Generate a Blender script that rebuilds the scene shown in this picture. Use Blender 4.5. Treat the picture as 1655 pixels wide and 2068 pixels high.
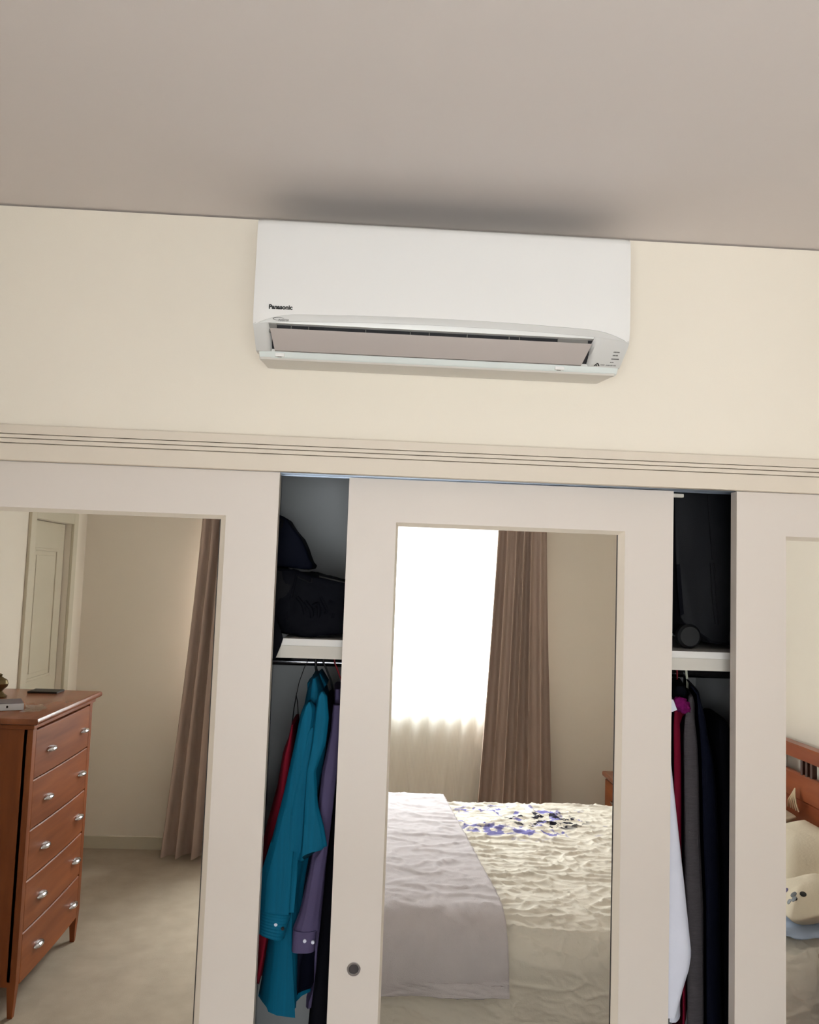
import bpy, bmesh, math, random
import numpy as np
from mathutils import Vector, Matrix, noise

random.seed(7)
scene = bpy.context.scene
for o in list(bpy.data.objects):
    bpy.data.objects.remove(o)
COL = scene.collection

# ------------------------------------------------------------------ camera
W, H, F = 1655.0, 2068.0, 1655.0
ZC = 1.78                                   # eye height
YAW, PITCH, ROLL = [math.radians(a) for a in (2.67, 4.53, 2.06)]
cf = Vector((math.sin(YAW) * math.cos(PITCH), math.cos(YAW) * math.cos(PITCH), math.sin(PITCH)))
r0 = Vector((math.cos(YAW), -math.sin(YAW), 0)); u0 = r0.cross(cf)
cr = r0 * math.cos(ROLL) + u0 * math.sin(ROLL)
cu = -r0 * math.sin(ROLL) + u0 * math.cos(ROLL)
cam_d = bpy.data.cameras.new('camera'); cam = bpy.data.objects.new('camera', cam_d); COL.objects.link(cam)
cam_d.sensor_fit = 'HORIZONTAL'; cam_d.sensor_width = 36.0; cam_d.lens = 36.0 * F / W
cam_d.clip_start = 0.02; cam_d.clip_end = 100
m = Matrix((cr, cu, -cf)).transposed().to_4x4(); m.translation = (0, 0, ZC)
cam.matrix_world = m
scene.camera = cam

# ------------------------------------------------------------------ light
scene.view_settings.view_transform = 'Standard'
scene.view_settings.look = 'None'
scene.view_settings.gamma = 1.0
scene.view_settings.use_curve_mapping = False
scene.view_settings.exposure = 0.0
world = bpy.data.worlds.new('sky'); scene.world = world; world.use_nodes = True
wb = world.node_tree.nodes['Background']
wb.inputs[0].default_value = (0.92, 0.96, 1.0, 1); wb.inputs[1].default_value = 5.0
# daylight standing outside the bedroom window
ld = bpy.data.lights.new('window_daylight_offscreen', 'AREA'); ld.shape = 'RECTANGLE'
ld.size = 2.6; ld.size_y = 1.8; ld.energy = 1250; ld.color = (0.95, 0.975, 1.0)
lo = bpy.data.objects.new('window_daylight_offscreen', ld); COL.objects.link(lo)
lo.location = (-0.35, -2.7, 3.35); lo.rotation_euler = (math.radians(90 - 48), 0, math.radians(-6))   # sky light falling through the window onto the bed

# light coming back from the sunlit garden outside, lower than the window
gd = bpy.data.lights.new('garden_daylight_offscreen', 'AREA'); gd.shape = 'RECTANGLE'
gd.size = 4.2; gd.size_y = 1.5; gd.energy = 520; gd.color = (0.97, 0.98, 1.0)
go = bpy.data.objects.new('garden_daylight_offscreen', gd); COL.objects.link(go)
go.location = (-1.3, -3.2, 0.95); go.rotation_euler = (math.radians(96), 0, math.radians(-16))

# ------------------------------------------------------------------ pixel helpers (a pixel gives a direction, the surface gives the distance)
def ray(x, y): return cf + cr * ((x - W / 2) / F) - cu * ((y - H / 2) / F)
def atY(x, y, Y): d = ray(x, y); t = Y / d.y; return Vector((d.x * t, Y, ZC + d.z * t))

# ------------------------------------------------------------------ materials
def s2l(c):
    return tuple(((v / 255.0) / 12.92 if v / 255.0 <= 0.04045 else ((v / 255.0 + 0.055) / 1.055) ** 2.4) for v in c) + (1.0,)
def mat(name, rgb, rough=0.6, metal=0.0, var=0.06, vscale=6.0, bump=0.0, bscale=200.0, spec=0.5, rgb2=None, stretch=None, sheen=0.0):
    M = bpy.data.materials.new(name); M.use_nodes = True
    nt = M.node_tree; b = nt.nodes['Principled BSDF']
    b.inputs['Roughness'].default_value = rough; b.inputs['Metallic'].default_value = metal
    b.inputs['Specular IOR Level'].default_value = spec
    if sheen: b.inputs['Sheen Weight'].default_value = sheen
    tc = nt.nodes.new('ShaderNodeTexCoord'); co = tc.outputs['Object']
    if stretch:
        mp = nt.nodes.new('ShaderNodeMapping'); mp.inputs['Scale'].default_value = stretch
        nt.links.new(co, mp.inputs[0]); co = mp.outputs[0]
    nz = nt.nodes.new('ShaderNodeTexNoise'); nz.inputs['Scale'].default_value = vscale; nz.inputs['Detail'].default_value = 5
    nt.links.new(co, nz.inputs['Vector'])
    rp = nt.nodes.new('ShaderNodeValToRGB'); c = s2l(rgb); c2 = s2l(rgb2) if rgb2 else tuple(min(1, v * (1 + var)) for v in c[:3]) + (1,)
    c1 = c if rgb2 else tuple(v * (1 - var) for v in c[:3]) + (1,)
    rp.color_ramp.elements[0].color = c1; rp.color_ramp.elements[1].color = c2
    rp.color_ramp.elements[0].position = 0.3; rp.color_ramp.elements[1].position = 0.7
    nt.links.new(nz.outputs['Fac'], rp.inputs[0]); nt.links.new(rp.outputs[0], b.inputs['Base Color'])
    if bump:
        n2 = nt.nodes.new('ShaderNodeTexNoise'); n2.inputs['Scale'].default_value = bscale; n2.inputs['Detail'].default_value = 3
        nt.links.new(co, n2.inputs['Vector'])
        bp = nt.nodes.new('ShaderNodeBump'); bp.inputs['Strength'].default_value = bump; bp.inputs['Distance'].default_value = 0.004
        nt.links.new(n2.outputs['Fac'], bp.inputs['Height']); nt.links.new(bp.outputs[0], b.inputs['Normal'])
    return M

M = {}
M['wall'] = mat('cream_wall_paint', (238, 229, 215), 0.85, var=0.012, vscale=1.5, bump=0.05, bscale=350, spec=0.2)
M['ceiling'] = mat('ceiling_paint', (222, 213, 209), 0.9, var=0.012, vscale=1.2, spec=0.15)
M['door'] = mat('satin_door_paint', (222, 212, 204), 0.45, var=0.012, vscale=2, spec=0.35)
M['trim'] = mat('satin_trim_paint', (222, 210, 195), 0.5, var=0.015, vscale=3, spec=0.35)
M['doorpaint'] = mat('panel_door_paint', (212, 204, 184), 0.5, var=0.012, spec=0.3)
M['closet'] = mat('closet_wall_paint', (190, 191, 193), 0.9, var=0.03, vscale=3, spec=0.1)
M['carpet'] = mat('beige_carpet', (170, 156, 139), 0.95, var=0.07, vscale=9, bump=0.5, bscale=260, spec=0.1)
M['shelf'] = mat('white_shelf_laminate', (222, 219, 215), 0.5, var=0.01, spec=0.3)
M['apron'] = mat('cream_shelf_batten', (206, 200, 191), 0.6, var=0.015, spec=0.25)
M['chrome'] = mat('chrome', (205, 205, 208), 0.16, metal=1, var=0.02)
M['darkchrome'] = mat('dark_chrome_rail', (120, 120, 126), 0.2, metal=1, var=0.03)
M['track'] = mat('aluminium_track', (170, 180, 195), 0.35, metal=1, var=0.02)
M['ac_white'] = mat('glossy_white_plastic', (232, 230, 228), 0.22, var=0.006, vscale=1.0, spec=0.45)
M['ac_body'] = mat('matt_white_plastic', (226, 222, 216), 0.5, var=0.01, spec=0.35)
M['ac_band'] = mat('pale_grey_plastic', (204, 202, 199), 0.35, var=0.01, spec=0.45)
M['ac_silver'] = mat('silver_strip', (222, 221, 219), 0.35, metal=0.0, var=0.01, spec=0.5)
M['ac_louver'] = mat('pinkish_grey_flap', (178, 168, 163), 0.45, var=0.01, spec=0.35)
M['ac_lip'] = mat('cool_white_lip', (228, 234, 232), 0.35, var=0.01)
M['ac_dark'] = mat('dark_outlet', (22, 19, 24), 0.7, var=0.05)
M['ac_grey'] = mat('grey_outlet_end', (120, 116, 112), 0.6, var=0.05)
M['ink'] = mat('black_print', (12, 12, 12), 0.5, var=0.02)
M['ink2'] = mat('grey_print', (78, 74, 72), 0.5, var=0.02)
M['wood'] = mat('cherry_wood', (122, 62, 28), 0.5, rgb2=(158, 88, 46), vscale=2.2, stretch=(6, 0.8, 9), spec=0.4, bump=0.03, bscale=30)
M['wood2'] = mat('cherry_wood_top', (128, 70, 44), 0.25, rgb2=(158, 96, 66), vscale=2.2, stretch=(6, 0.8, 6), spec=0.5)
M['dwood'] = mat('cherry_wood_upright_grain', (122, 62, 28), 0.5, rgb2=(158, 88, 46), vscale=2, stretch=(6, 6, .8), spec=0.4)
M['hwood'] = mat('headboard_wood', (132, 62, 32), 0.3, rgb2=(160, 86, 50), vscale=2, stretch=(6, .8, 8), spec=0.45)
M['spindle'] = mat('dark_spindle', (70, 40, 30), 0.4, var=0.1)
M['curtain'] = mat('brown_curtain_cloth', (186, 166, 154), 0.85, var=0.08, vscale=3, bump=0.15, bscale=600, spec=0.15, stretch=(6, 6, .4))
M['throw'] = mat('lilac_grey_throw', (214, 206, 208), 0.9, var=0.03, vscale=14, bump=0.35, bscale=420, spec=0.1)
M['pillow'] = mat('cream_pillowcase', (224, 212, 190), 0.85, var=0.03, vscale=5, bump=0.2, bscale=90, spec=0.15)
M['mattress'] = mat('mattress_ticking', (226, 220, 206), 0.85, var=0.03, spec=0.15)
M['blue'] = mat('light_blue_cloth', (176, 190, 214), 0.85, var=0.05, spec=0.15)
M['teal'] = mat('teal_fabric', (0, 96, 128), 0.75, var=0.08, vscale=12, bump=0.25, bscale=60, spec=0.2, stretch=(14, 14, .5))
M['red'] = mat('red_fabric', (140, 24, 44), 0.8, var=0.12, vscale=10, bump=0.2, bscale=50, spec=0.15, stretch=(10, 10, .6))
M['crimson'] = mat('crimson_fabric', (112, 10, 38), 0.8, var=0.1, vscale=10, spec=0.15)
M['pink'] = mat('magenta_fluff', (116, 20, 88), 0.95, var=0.2, vscale=40, bump=0.8, bscale=160, spec=0.1)
M['navy'] = mat('navy_fabric', (9, 11, 28), 0.8, var=0.15, vscale=10, spec=0.12)
M['navy2'] = mat('navy_jacket_wool', (10, 13, 28), 0.85, var=0.15, vscale=14, bump=0.2, bscale=300, spec=0.1)
M['black'] = mat('black_fabric', (10, 10, 18), 0.85, var=0.15, vscale=10, spec=0.1)
M['purple'] = mat('dusty_purple_cotton', (92, 82, 116), 0.75, var=0.06, vscale=10, bump=0.15, bscale=120, spec=0.15)
M['white'] = mat('white_cotton', (238, 238, 252), 0.8, var=0.03, vscale=6, bump=0.15, bscale=60, spec=0.15)
M['grey'] = mat('charcoal_knit', (80, 75, 78), 0.9, var=0.12, vscale=60, bump=0.5, bscale=220, spec=0.1, stretch=(.6, .6, 6))
M['navybag'] = mat('navy_nylon', (4, 7, 22), 0.75, var=0.15, vscale=8, bump=0.1, bscale=200, spec=0.1)
M['blackbag'] = mat('black_nylon', (5, 6, 14), 0.75, var=0.2, vscale=8, bump=0.2, bscale=120, spec=0.1)
M['greybag'] = mat('dark_grey_canvas', (14, 14, 18), 0.8, var=0.15, vscale=8, bump=0.3, bscale=200, spec=0.2)
M['suit'] = mat('black_suitcase_nylon', (5, 6, 12), 0.65, var=0.2, vscale=20, bump=0.15, bscale=300, spec=0.25)
M['rubber'] = mat('black_rubber', (7, 7, 10), 0.5, var=0.1)
M['creamplastic'] = mat('cream_plastic', (212, 210, 190), 0.4, var=0.02)
M['redplastic'] = mat('red_plastic', (150, 20, 36), 0.4, var=0.03)
M['wire'] = mat('dark_wire', (46, 42, 44), 0.4, metal=0.5, var=0.03)
M['brass'] = mat('antique_brass', (120, 104, 72), 0.35, metal=0.8, var=0.15, vscale=30)
M['phonebox'] = mat('white_card_box', (232, 236, 244), 0.5, var=0.01)
M['violetbox'] = mat('dark_violet_card', (64, 48, 70), 0.4, var=0.1)
M['pvc'] = mat('white_window_frame', (232, 232, 230), 0.4, var=0.01)
M['seam'] = mat('dark_seam', (60, 54, 50), 0.7)
M['tassel'] = mat('cream_cord', (222, 200, 168), 0.8, var=0.05)

def mirror_mat():
    m_ = bpy.data.materials.new('silvered_mirror'); m_.use_nodes = True
    b = m_.node_tree.nodes['Principled BSDF']
    b.inputs['Base Color'].default_value = (0.945, 0.95, 0.935, 1); b.inputs['Metallic'].default_value = 1; b.inputs['Roughness'].default_value = 0.0
    return m_
M['mirror'] = mirror_mat()
def glass_mat(name, a=0.1, tint=(1, 1, 1)):
    m_ = bpy.data.materials.new(name); m_.use_nodes = True; nt = m_.node_tree
    for n in list(nt.nodes):
        if n.type == 'BSDF_PRINCIPLED': nt.nodes.remove(n)
    out = [n for n in nt.nodes if n.type == 'OUTPUT_MATERIAL'][0]
    t = nt.nodes.new('ShaderNodeBsdfTransparent'); t.inputs[0].default_value = tint + (1,)
    g = nt.nodes.new('ShaderNodeBsdfGlossy'); g.inputs['Roughness'].default_value = 0.03
    mx = nt.nodes.new('ShaderNodeMixShader'); mx.inputs[0].default_value = a
    nt.links.new(t.outputs[0], mx.inputs[1]); nt.links.new(g.outputs[0], mx.inputs[2]); nt.links.new(mx.outputs[0], out.inputs[0])
    return m_
M['glass'] = glass_mat('window_glass', 0.06, (0.97, 0.985, 0.98))
M['film'] = glass_mat('clear_film', 0.28, (0.92, 0.90, 0.88))
def sheer_mat():
    m_ = bpy.data.materials.new('white_sheer_voile'); m_.use_nodes = True; nt = m_.node_tree
    for n in list(nt.nodes):
        if n.type == 'BSDF_PRINCIPLED': nt.nodes.remove(n)
    out = [n for n in nt.nodes if n.type == 'OUTPUT_MATERIAL'][0]
    t = nt.nodes.new('ShaderNodeBsdfTransparent')
    tl = nt.nodes.new('ShaderNodeBsdfTranslucent'); tl.inputs[0].default_value = (0.9, 0.9, 0.88, 1)
    df = nt.nodes.new('ShaderNodeBsdfDiffuse'); df.inputs[0].default_value = (0.85, 0.85, 0.82, 1)
    wv = nt.nodes.new('ShaderNodeTexWave'); wv.inputs['Scale'].default_value = 60; wv.bands_direction = 'X'
    tc = nt.nodes.new('ShaderNodeTexCoord'); nt.links.new(tc.outputs['Object'], wv.inputs[0])
    mr = nt.nodes.new('ShaderNodeMapRange'); mr.inputs['To Min'].default_value = 0.46; mr.inputs['To Max'].default_value = 0.58
    nt.links.new(wv.outputs['Fac'], mr.inputs[0])
    a = nt.nodes.new('ShaderNodeMixShader'); a.inputs[0].default_value = 0.45
    nt.links.new(tl.outputs[0], a.inputs[1]); nt.links.new(df.outputs[0], a.inputs[2])
    b = nt.nodes.new('ShaderNodeMixShader'); nt.links.new(mr.outputs[0], b.inputs[0])
    nt.links.new(t.outputs[0], b.inputs[1]); nt.links.new(a.outputs[0], b.inputs[2]); nt.links.new(b.outputs[0], out.inputs[0])
    return m_
M['sheer'] = sheer_mat()
def duvet_mat():
    """cream cotton with a printed spray of violet and black flowers over one region of the cover"""
    m_ = mat('cream_floral_duvet', (242, 234, 220), 0.85, var=0.02, vscale=4, bump=0.2, bscale=160, spec=0.12)
    nt = m_.node_tree; b = nt.nodes['Principled BSDF']
    base = b.inputs['Base Color'].links[0].from_socket
    tc = nt.nodes.new('ShaderNodeTexCoord')
    def region(cx, cy, rx, ry):
        mp = nt.nodes.new('ShaderNodeMapping'); mp.vector_type = 'TEXTURE'
        mp.inputs['Location'].default_value = (cx, cy, 0); mp.inputs['Scale'].default_value = (rx, ry, 50)
        nt.links.new(tc.outputs['Object'], mp.inputs[0])
        ln = nt.nodes.new('ShaderNodeVectorMath'); ln.operation = 'LENGTH'; nt.links.new(mp.outputs[0], ln.inputs[0])
        mr = nt.nodes.new('ShaderNodeMapRange'); mr.inputs['From Min'].default_value = 1.0; mr.inputs['From Max'].default_value = 0.7
        nt.links.new(ln.outputs['Value'], mr.inputs[0]); return mr.outputs[0]
    def blobs(scale, lo_, hi_, w):
        n = nt.nodes.new('ShaderNodeTexNoise'); n.noise_dimensions = '4D'; n.inputs['Scale'].default_value = scale; n.inputs['W'].default_value = w
        n.inputs['Detail'].default_value = 4; n.inputs['Distortion'].default_value = 0.6
        nt.links.new(tc.outputs['Object'], n.inputs['Vector'])
        mr = nt.nodes.new('ShaderNodeMapRange'); mr.inputs['From Min'].default_value = lo_; mr.inputs['From Max'].default_value = hi_
        nt.links.new(n.outputs['Fac'], mr.inputs[0]); return mr.outputs[0]
    def mul(a, c):
        q = nt.nodes.new('ShaderNodeMath'); q.operation = 'MULTIPLY'; nt.links.new(a, q.inputs[0]); nt.links.new(c, q.inputs[1]); return q.outputs[0]
    cur = base
    for col, rg, bl in (((136, 132, 196), (0.78, 0.26, 0.46, 0.32), (14, .555, .60, 2.2)),
                        ((46, 42, 54), (0.90, 0.25, 0.24, 0.15), (21, .53, .565, 5.1)),
                        ((120, 116, 170), (0.60, 0.42, 0.16, 0.10), (13, .49, .54, 7.7))):
        mx = nt.nodes.new('ShaderNodeMix'); mx.data_type = 'RGBA'
        nt.links.new(mul(region(*rg), blobs(*bl)), mx.inputs['Factor'])
        nt.links.new(cur, mx.inputs['A']); mx.inputs['B'].default_value = s2l(col); cur = mx.outputs['Result']
    nt.links.new(cur, b.inputs['Base Color'])
    return m_
M['duvet'] = duvet_mat()

# ------------------------------------------------------------------ mesh helpers
class MB:
    def __init__(s): s.v = []; s.f = []
    def add(s, vs, fs):
        n = len(s.v); s.v += [tuple(v) for v in vs]; s.f += [tuple(i + n for i in f) for f in fs]; return s
    def box(s, x0, x1, y0, y1, z0, z1):
        vs = [(x, y, z) for z in (z0, z1) for y in (y0, y1) for x in (x0, x1)]
        return s.add(vs, [(0, 2, 3, 1), (4, 5, 7, 6), (0, 1, 5, 4), (2, 6, 7, 3), (0, 4, 6, 2), (1, 3, 7, 5)])
    def bbox(s, x0, x1, y0, y1, z0, z1, b=0.004):
        """box with chamfered edges"""
        bm = bmesh.new(); bmesh.ops.create_cube(bm, size=1)
        for v in bm.verts: v.co = Vector(((x0 + x1) / 2 + v.co.x * (x1 - x0), (y0 + y1) / 2 + v.co.y * (y1 - y0), (z0 + z1) / 2 + v.co.z * (z1 - z0)))
        bmesh.ops.bevel(bm, geom=list(bm.edges), offset=b, segments=2, affect='EDGES', profile=0.6)
        return s.bm(bm)
    def bm(s, bm):
        bm.verts.ensure_lookup_table(); bm.verts.index_update()
        s.add([v.co[:] for v in bm.verts], [[v.index for v in f.verts] for f in bm.faces]); bm.free(); return s
    def loft(s, rings, closed=True, cap=True):
        n = len(rings[0]); vs = [p for r in rings for p in r]; fs = []
        for i in range(len(rings) - 1):
            for j in range(n if closed else n - 1):
                a = i * n + j; b = i * n + (j + 1) % n
                fs.append((a, b, b + n, a + n))
        if cap and closed:
            fs.append(tuple(range(n - 1, -1, -1))); fs.append(tuple((len(rings) - 1) * n + k for k in range(n)))
        return s.add(vs, fs)
    def tube(s, pts, r, seg=10):
        pts = [Vector(p) for p in pts]; rings = []
        rr = r if isinstance(r, (list, tuple)) else [r] * len(pts)
        up = None
        for i, p in enumerate(pts):
            d = (pts[min(i + 1, len(pts) - 1)] - pts[max(i - 1, 0)]).normalized()
            if up is None: up = d.orthogonal().normalized()
            up = (up - d * up.dot(d)).normalized(); sd = d.cross(up)
            rings.append([p + (up * math.cos(2 * math.pi * k / seg) + sd * math.sin(2 * math.pi * k / seg)) * rr[i] for k in range(seg)])
        return s.loft(rings)
    def curve(s, pts, r, seg=8, n=8):
        P = [Vector(p) for p in pts]; P = [P[0] * 2 - P[1]] + P + [P[-1] * 2 - P[-2]]; out = []
        for i in range(1, len(P) - 2):
            for k in range(n):
                t = k / n; a, b, c, d = P[i - 1:i + 3]
                out.append(.5 * ((2 * b) + (c - a) * t + (2 * a - 5 * b + 4 * c - d) * t * t + (3 * b - a - 3 * c + d) * t ** 3))
        return s.tube(out + [P[-2]], r, seg)
    def lathe(s, c, prof, axis='Z', seg=24):
        rings = []
        for r, h in prof:
            ring = []
            for k in range(seg):
                a = 2 * math.pi * k / seg; p = (r * math.cos(a), r * math.sin(a), h)
                if axis == 'Y': p = (p[0], p[2], -p[1])
                if axis == 'X': p = (p[2], p[0], p[1])
                ring.append((c[0] + p[0], c[1] + p[1], c[2] + p[2]))
            rings.append(ring)
        return s.loft(rings)
    def prism(s, poly, a0, a1, axis='Y', bev=0.0):
        """polygon extruded along an axis; poly given in the two other axes"""
        def P(u, v, a): return {'Y': (u, a, v), 'X': (a, u, v), 'Z': (u, v, a)}[axis]
        if bev:
            c = (sum(p[0] for p in poly) / len(poly), sum(p[1] for p in poly) / len(poly))
            L = max(max(abs(p[0] - c[0]), abs(p[1] - c[1])) for p in poly)
            def ins(k): q = 1 - k / L; return [(c[0] + (p[0] - c[0]) * q, c[1] + (p[1] - c[1]) * q) for p in poly]
            sg = 1 if a1 > a0 else -1
            lv = [(bev, a0), (bev * .3, a0 + sg * bev * .3), (0, a0 + sg * bev), (0, a1 - sg * bev), (bev * .3, a1 - sg * bev * .3), (bev, a1)]
            return s.loft([[P(u, v, a) for u, v in ins(k)] for k, a in lv])
        return s.loft([[P(u, v, a) for u, v in poly] for a in (a0, a1)])
    def grid(s, fn, nu, nv):
        vs = [fn(i / nu, j / nv) for j in range(nv + 1) for i in range(nu + 1)]
        fs = [(j * (nu + 1) + i, j * (nu + 1) + i + 1, (j + 1) * (nu + 1) + i + 1, (j + 1) * (nu + 1) + i) for j in range(nv) for i in range(nu)]
        return s.add(vs, fs)
    def build(s, name, material, parent=None, smooth=False, angle=35):
        me = bpy.data.meshes.new(name)
        off = Vector((0, 0, 0)); q = parent
        while q is not None: off += q.location; q = q.parent
        me.from_pydata([(v[0] - off.x, v[1] - off.y, v[2] - off.z) for v in s.v], [], s.f)
        bm = bmesh.new(); bm.from_mesh(me); bmesh.ops.recalc_face_normals(bm, faces=bm.faces); bm.to_mesh(me); bm.free()
        if smooth:
            me.polygons.foreach_set('use_smooth', [True] * len(me.polygons))
            try: me.set_sharp_from_angle(angle=math.radians(angle))
            except Exception: pass
        me.materials.append(M[material] if isinstance(material, str) else material)
        o = bpy.data.objects.new(name, me); COL.objects.link(o); o.parent = parent
        return o
def thing(name, label, cat, loc=(0, 0, 0), group=None):
    o = bpy.data.objects.new(name, None); COL.objects.link(o); o.location = loc; o.empty_display_size = 0.1
    return tag(o, label, cat, group)
def tag(o, label, cat, group=None):
    o['label'] = label; o['category'] = cat
    if group: o['group'] = group
    return o
def struct(o, label=None, cat=None):
    o['kind'] = 'structure'
    if label: o['label'] = label
    if cat: o['category'] = cat
    return o
def text(body, size, loc, name, material, parent, extrude=0.0002, bold=0.0, shear=0.0, sx=1.0):
    cu_ = bpy.data.curves.new(name, 'FONT'); cu_.body = body; cu_.size = size; cu_.extrude = extrude; cu_.offset = bold; cu_.shear = shear
    t = bpy.data.objects.new(name, cu_); COL.objects.link(t)
    bpy.context.view_layer.update()
    me = bpy.data.meshes.new_from_object(t.evaluated_get(bpy.context.evaluated_depsgraph_get()))
    bpy.data.objects.remove(t)
    for v in me.vertices: v.co = (v.co.x * sx + loc[0] - parent.location.x, -v.co.z + loc[1] - parent.location.y, v.co.y + loc[2] - parent.location.z)
    me.materials.clear(); me.materials.append(M[material])
    o = bpy.data.objects.new(name, me); COL.objects.link(o); o.parent = parent
    return o
def lerp(tab, x):
    if x <= tab[0][0]: return tab[0][1:]
    for a, b in zip(tab, tab[1:]):
        if x <= b[0]:
            t = (x - a[0]) / (b[0] - a[0]); return tuple(p + (q - p) * t for p, q in zip(a[1:], b[1:]))
    return tab[-1][1:]

# ------------------------------------------------------------------ the room
XL, XR, YB, YF, ZT = -1.85, 2.14, -1.20, 2.10, 2.704
OPL, OPR = -1.105, 1.825                      # wardrobe opening
WX0, WX1, WZ0, WZ1 = -0.98, 0.90, 0.94, 2.16  # window opening
DY0, DY1, DZ = -0.93, -0.36, 2.03             # doorway in the left wall
struct(MB().box(XL - .12, XR + .12, YB - .2, 3.0, -.06, 0).build('floor', 'carpet'), 'beige cut pile carpet floor of the bedroom', 'floor')
struct(MB().box(XL - .12, XR + .12, YB - .2, 3.0, ZT, ZT + .06).build('ceiling', 'ceiling'), 'plain matt painted ceiling above the air conditioner', 'ceiling')
wf = MB().box(XL, XR, YF, YF + .10, 2.10, ZT - .005).box(XL, OPL, YF, YF + .10, 0, 2.10).box(OPR, XR, YF, YF + .10, 0, 2.10)
struct(wf.build('wall_front', 'wall'), 'cream painted wall above the mirrored wardrobe', 'wall')
wb_ = MB().box(XL, WX0, YB - .2, YB, 0, ZT).box(WX1, XR, YB - .2, YB, 0, ZT).box(WX0, WX1, YB - .2, YB, 0, WZ0).box(WX0, WX1, YB - .2, YB, WZ1, ZT)
struct(wb_.build('wall_back', 'wall'), 'cream wall around the curtained window', 'wall')
wl = MB().box(XL - .12, XL, YB - .2, DY0, 0, ZT).box(XL - .12, XL, DY1, 3.0, 0, ZT).box(XL - .12, XL, DY0, DY1, DZ, ZT).box(XL - .14, XL - .11, DY0 - .05, DY1 + .05, 0, DZ + .03)
struct(wl.build('wall_left', 'wall'), 'cream wall beside the chest of drawers and panel door', 'wall')
struct(MB().box(XR, XR + .12, YB - .2, 3.0, 0, ZT).build('wall_right', 'wall'), 'cream wall behind the bed headboard', 'wall')
# open joint between wall and ceiling, closed by a strip set back behind the wall face
struct(MB().box(XL, XR, YF + .02, YF + .10, ZT - .005, ZT).build('trim_1', 'wall'), 'thin recessed joint between cream wall and ceiling', 'trim')
# baseboards
for nm, b_ in (('baseboard_back', (XL, XR, YB, YB + .014)), ('baseboard_right', (XR - .014, XR, YB + .014, YF - .02))):
    mb = MB().prism([(b_[0], b_[2]), (b_[1], b_[2]), (b_[1], b_[3]), (b_[0], b_[3])], 0, .075, 'Z')
    o = struct(mb.build(nm, 'doorpaint'), 'low painted skirting board along the ' + nm.split('_')[1] + ' wall', 'skirting')
mb = MB().box(XL, XL + .014, DY1 + .06, YF - .02, 0, .075)
struct(mb.build('baseboard_left', 'doorpaint'), 'low painted skirting board along the left wall', 'skirting')

# wardrobe fascia: moulded board with two beads and grooves
FY = 2.075
fas = struct(MB().box(XL + .001, XR - .001, FY + .0115, YF, 2.0355, 2.125).build('trim_2', 'trim'), 'moulded fascia board running above the sliding wardrobe doors', 'fascia')
for z0, z1, p in ((2.1025, 2.125, 0), (2.0915, 2.1005, 0.0015), (2.0795, 2.0895, 0.0015), (2.0355, 2.0775, 0)):
    mb = MB().bbox(XL + .001, XR - .001, FY - p, FY + .012, z0, z1, .0012); mb.build('fascia_moulding', 'trim', fas)
# aluminium head track behind the fascia
trk = struct(MB().box(OPL, OPR, 2.137, 2.141, 2.0365, 2.048).box(OPL, OPR, 2.184, 2.19, 2.0365, 2.048).box(OPL, OPR, 2.10, 2.19, 2.0485, 2.052).build('trim_3', 'track'), 'aluminium head track of the sliding wardrobe doors', 'track')
# closet interior
CB = 2.86
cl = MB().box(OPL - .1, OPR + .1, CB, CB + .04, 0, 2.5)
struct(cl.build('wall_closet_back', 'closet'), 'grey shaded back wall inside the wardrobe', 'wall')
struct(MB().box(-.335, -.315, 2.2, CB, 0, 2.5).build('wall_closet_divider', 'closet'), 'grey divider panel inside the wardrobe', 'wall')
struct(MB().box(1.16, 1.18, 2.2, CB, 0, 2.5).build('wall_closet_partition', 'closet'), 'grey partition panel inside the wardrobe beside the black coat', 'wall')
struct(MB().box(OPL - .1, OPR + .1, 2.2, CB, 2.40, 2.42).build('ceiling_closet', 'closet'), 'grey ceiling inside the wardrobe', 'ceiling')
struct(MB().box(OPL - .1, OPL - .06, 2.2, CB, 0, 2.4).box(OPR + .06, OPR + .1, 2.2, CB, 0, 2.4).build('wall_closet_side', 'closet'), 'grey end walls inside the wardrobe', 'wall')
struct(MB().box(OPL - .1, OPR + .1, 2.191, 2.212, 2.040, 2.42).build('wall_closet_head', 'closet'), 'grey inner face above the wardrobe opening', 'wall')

# doorway in the left wall
d1 = struct(MB().bbox(XL - .075, XL - .035, DY0 + .004, DY1 - .004, .006, DZ - .004, .003).build('door_1', 'doorpaint'), 'pale panel door in the wall behind the chest of drawers', 'door')
for z0, z1 in ((1.12, 1.87), (.22, .95)):
    y0, y1 = DY0 + .11, DY1 - .11; mb = MB()
    mb.bbox(XL - .036, XL - .028, y0, y1, z0, z0 + .016, .003).bbox(XL - .036, XL - .028, y0, y1, z1 - .016, z1, .003)
    mb.bbox(XL - .036, XL - .028, y0, y0 + .016, z0, z1, .003).bbox(XL - .036, XL - .028, y1 - .016, y1, z0, z1, .003)
    mb.build('panel_moulding', 'doorpaint', d1)
    MB().bbox(XL - .037, XL - .031, y0 + .04, y1 - .04, z0 + .04, z1 - .04, .003).build('door_panel', 'doorpaint', d1)
MB().lathe((XL - .034, DY1 - .06, 1.02), [(.026, 0), (.026, .004), (.01, .006), (.01, .03), (.024, .036), (.026, .05), (.015, .06), (.001, .061)], 'X').build('door_handle', 'chrome', d1, True)
ar = MB()
for y0, y1, z0, z1 in ((DY0 - .07, DY0, 0, DZ + .07), (DY1, DY1 + .07, 0, DZ + .07), (DY0, DY1, DZ, DZ + .07)):
    ar.bbox(XL, XL + .018, y0, y1, z0, z1, .004)
struct(ar.build('trim_4', 'doorpaint'), 'painted architrave around the panel door', 'architrave')

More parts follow.
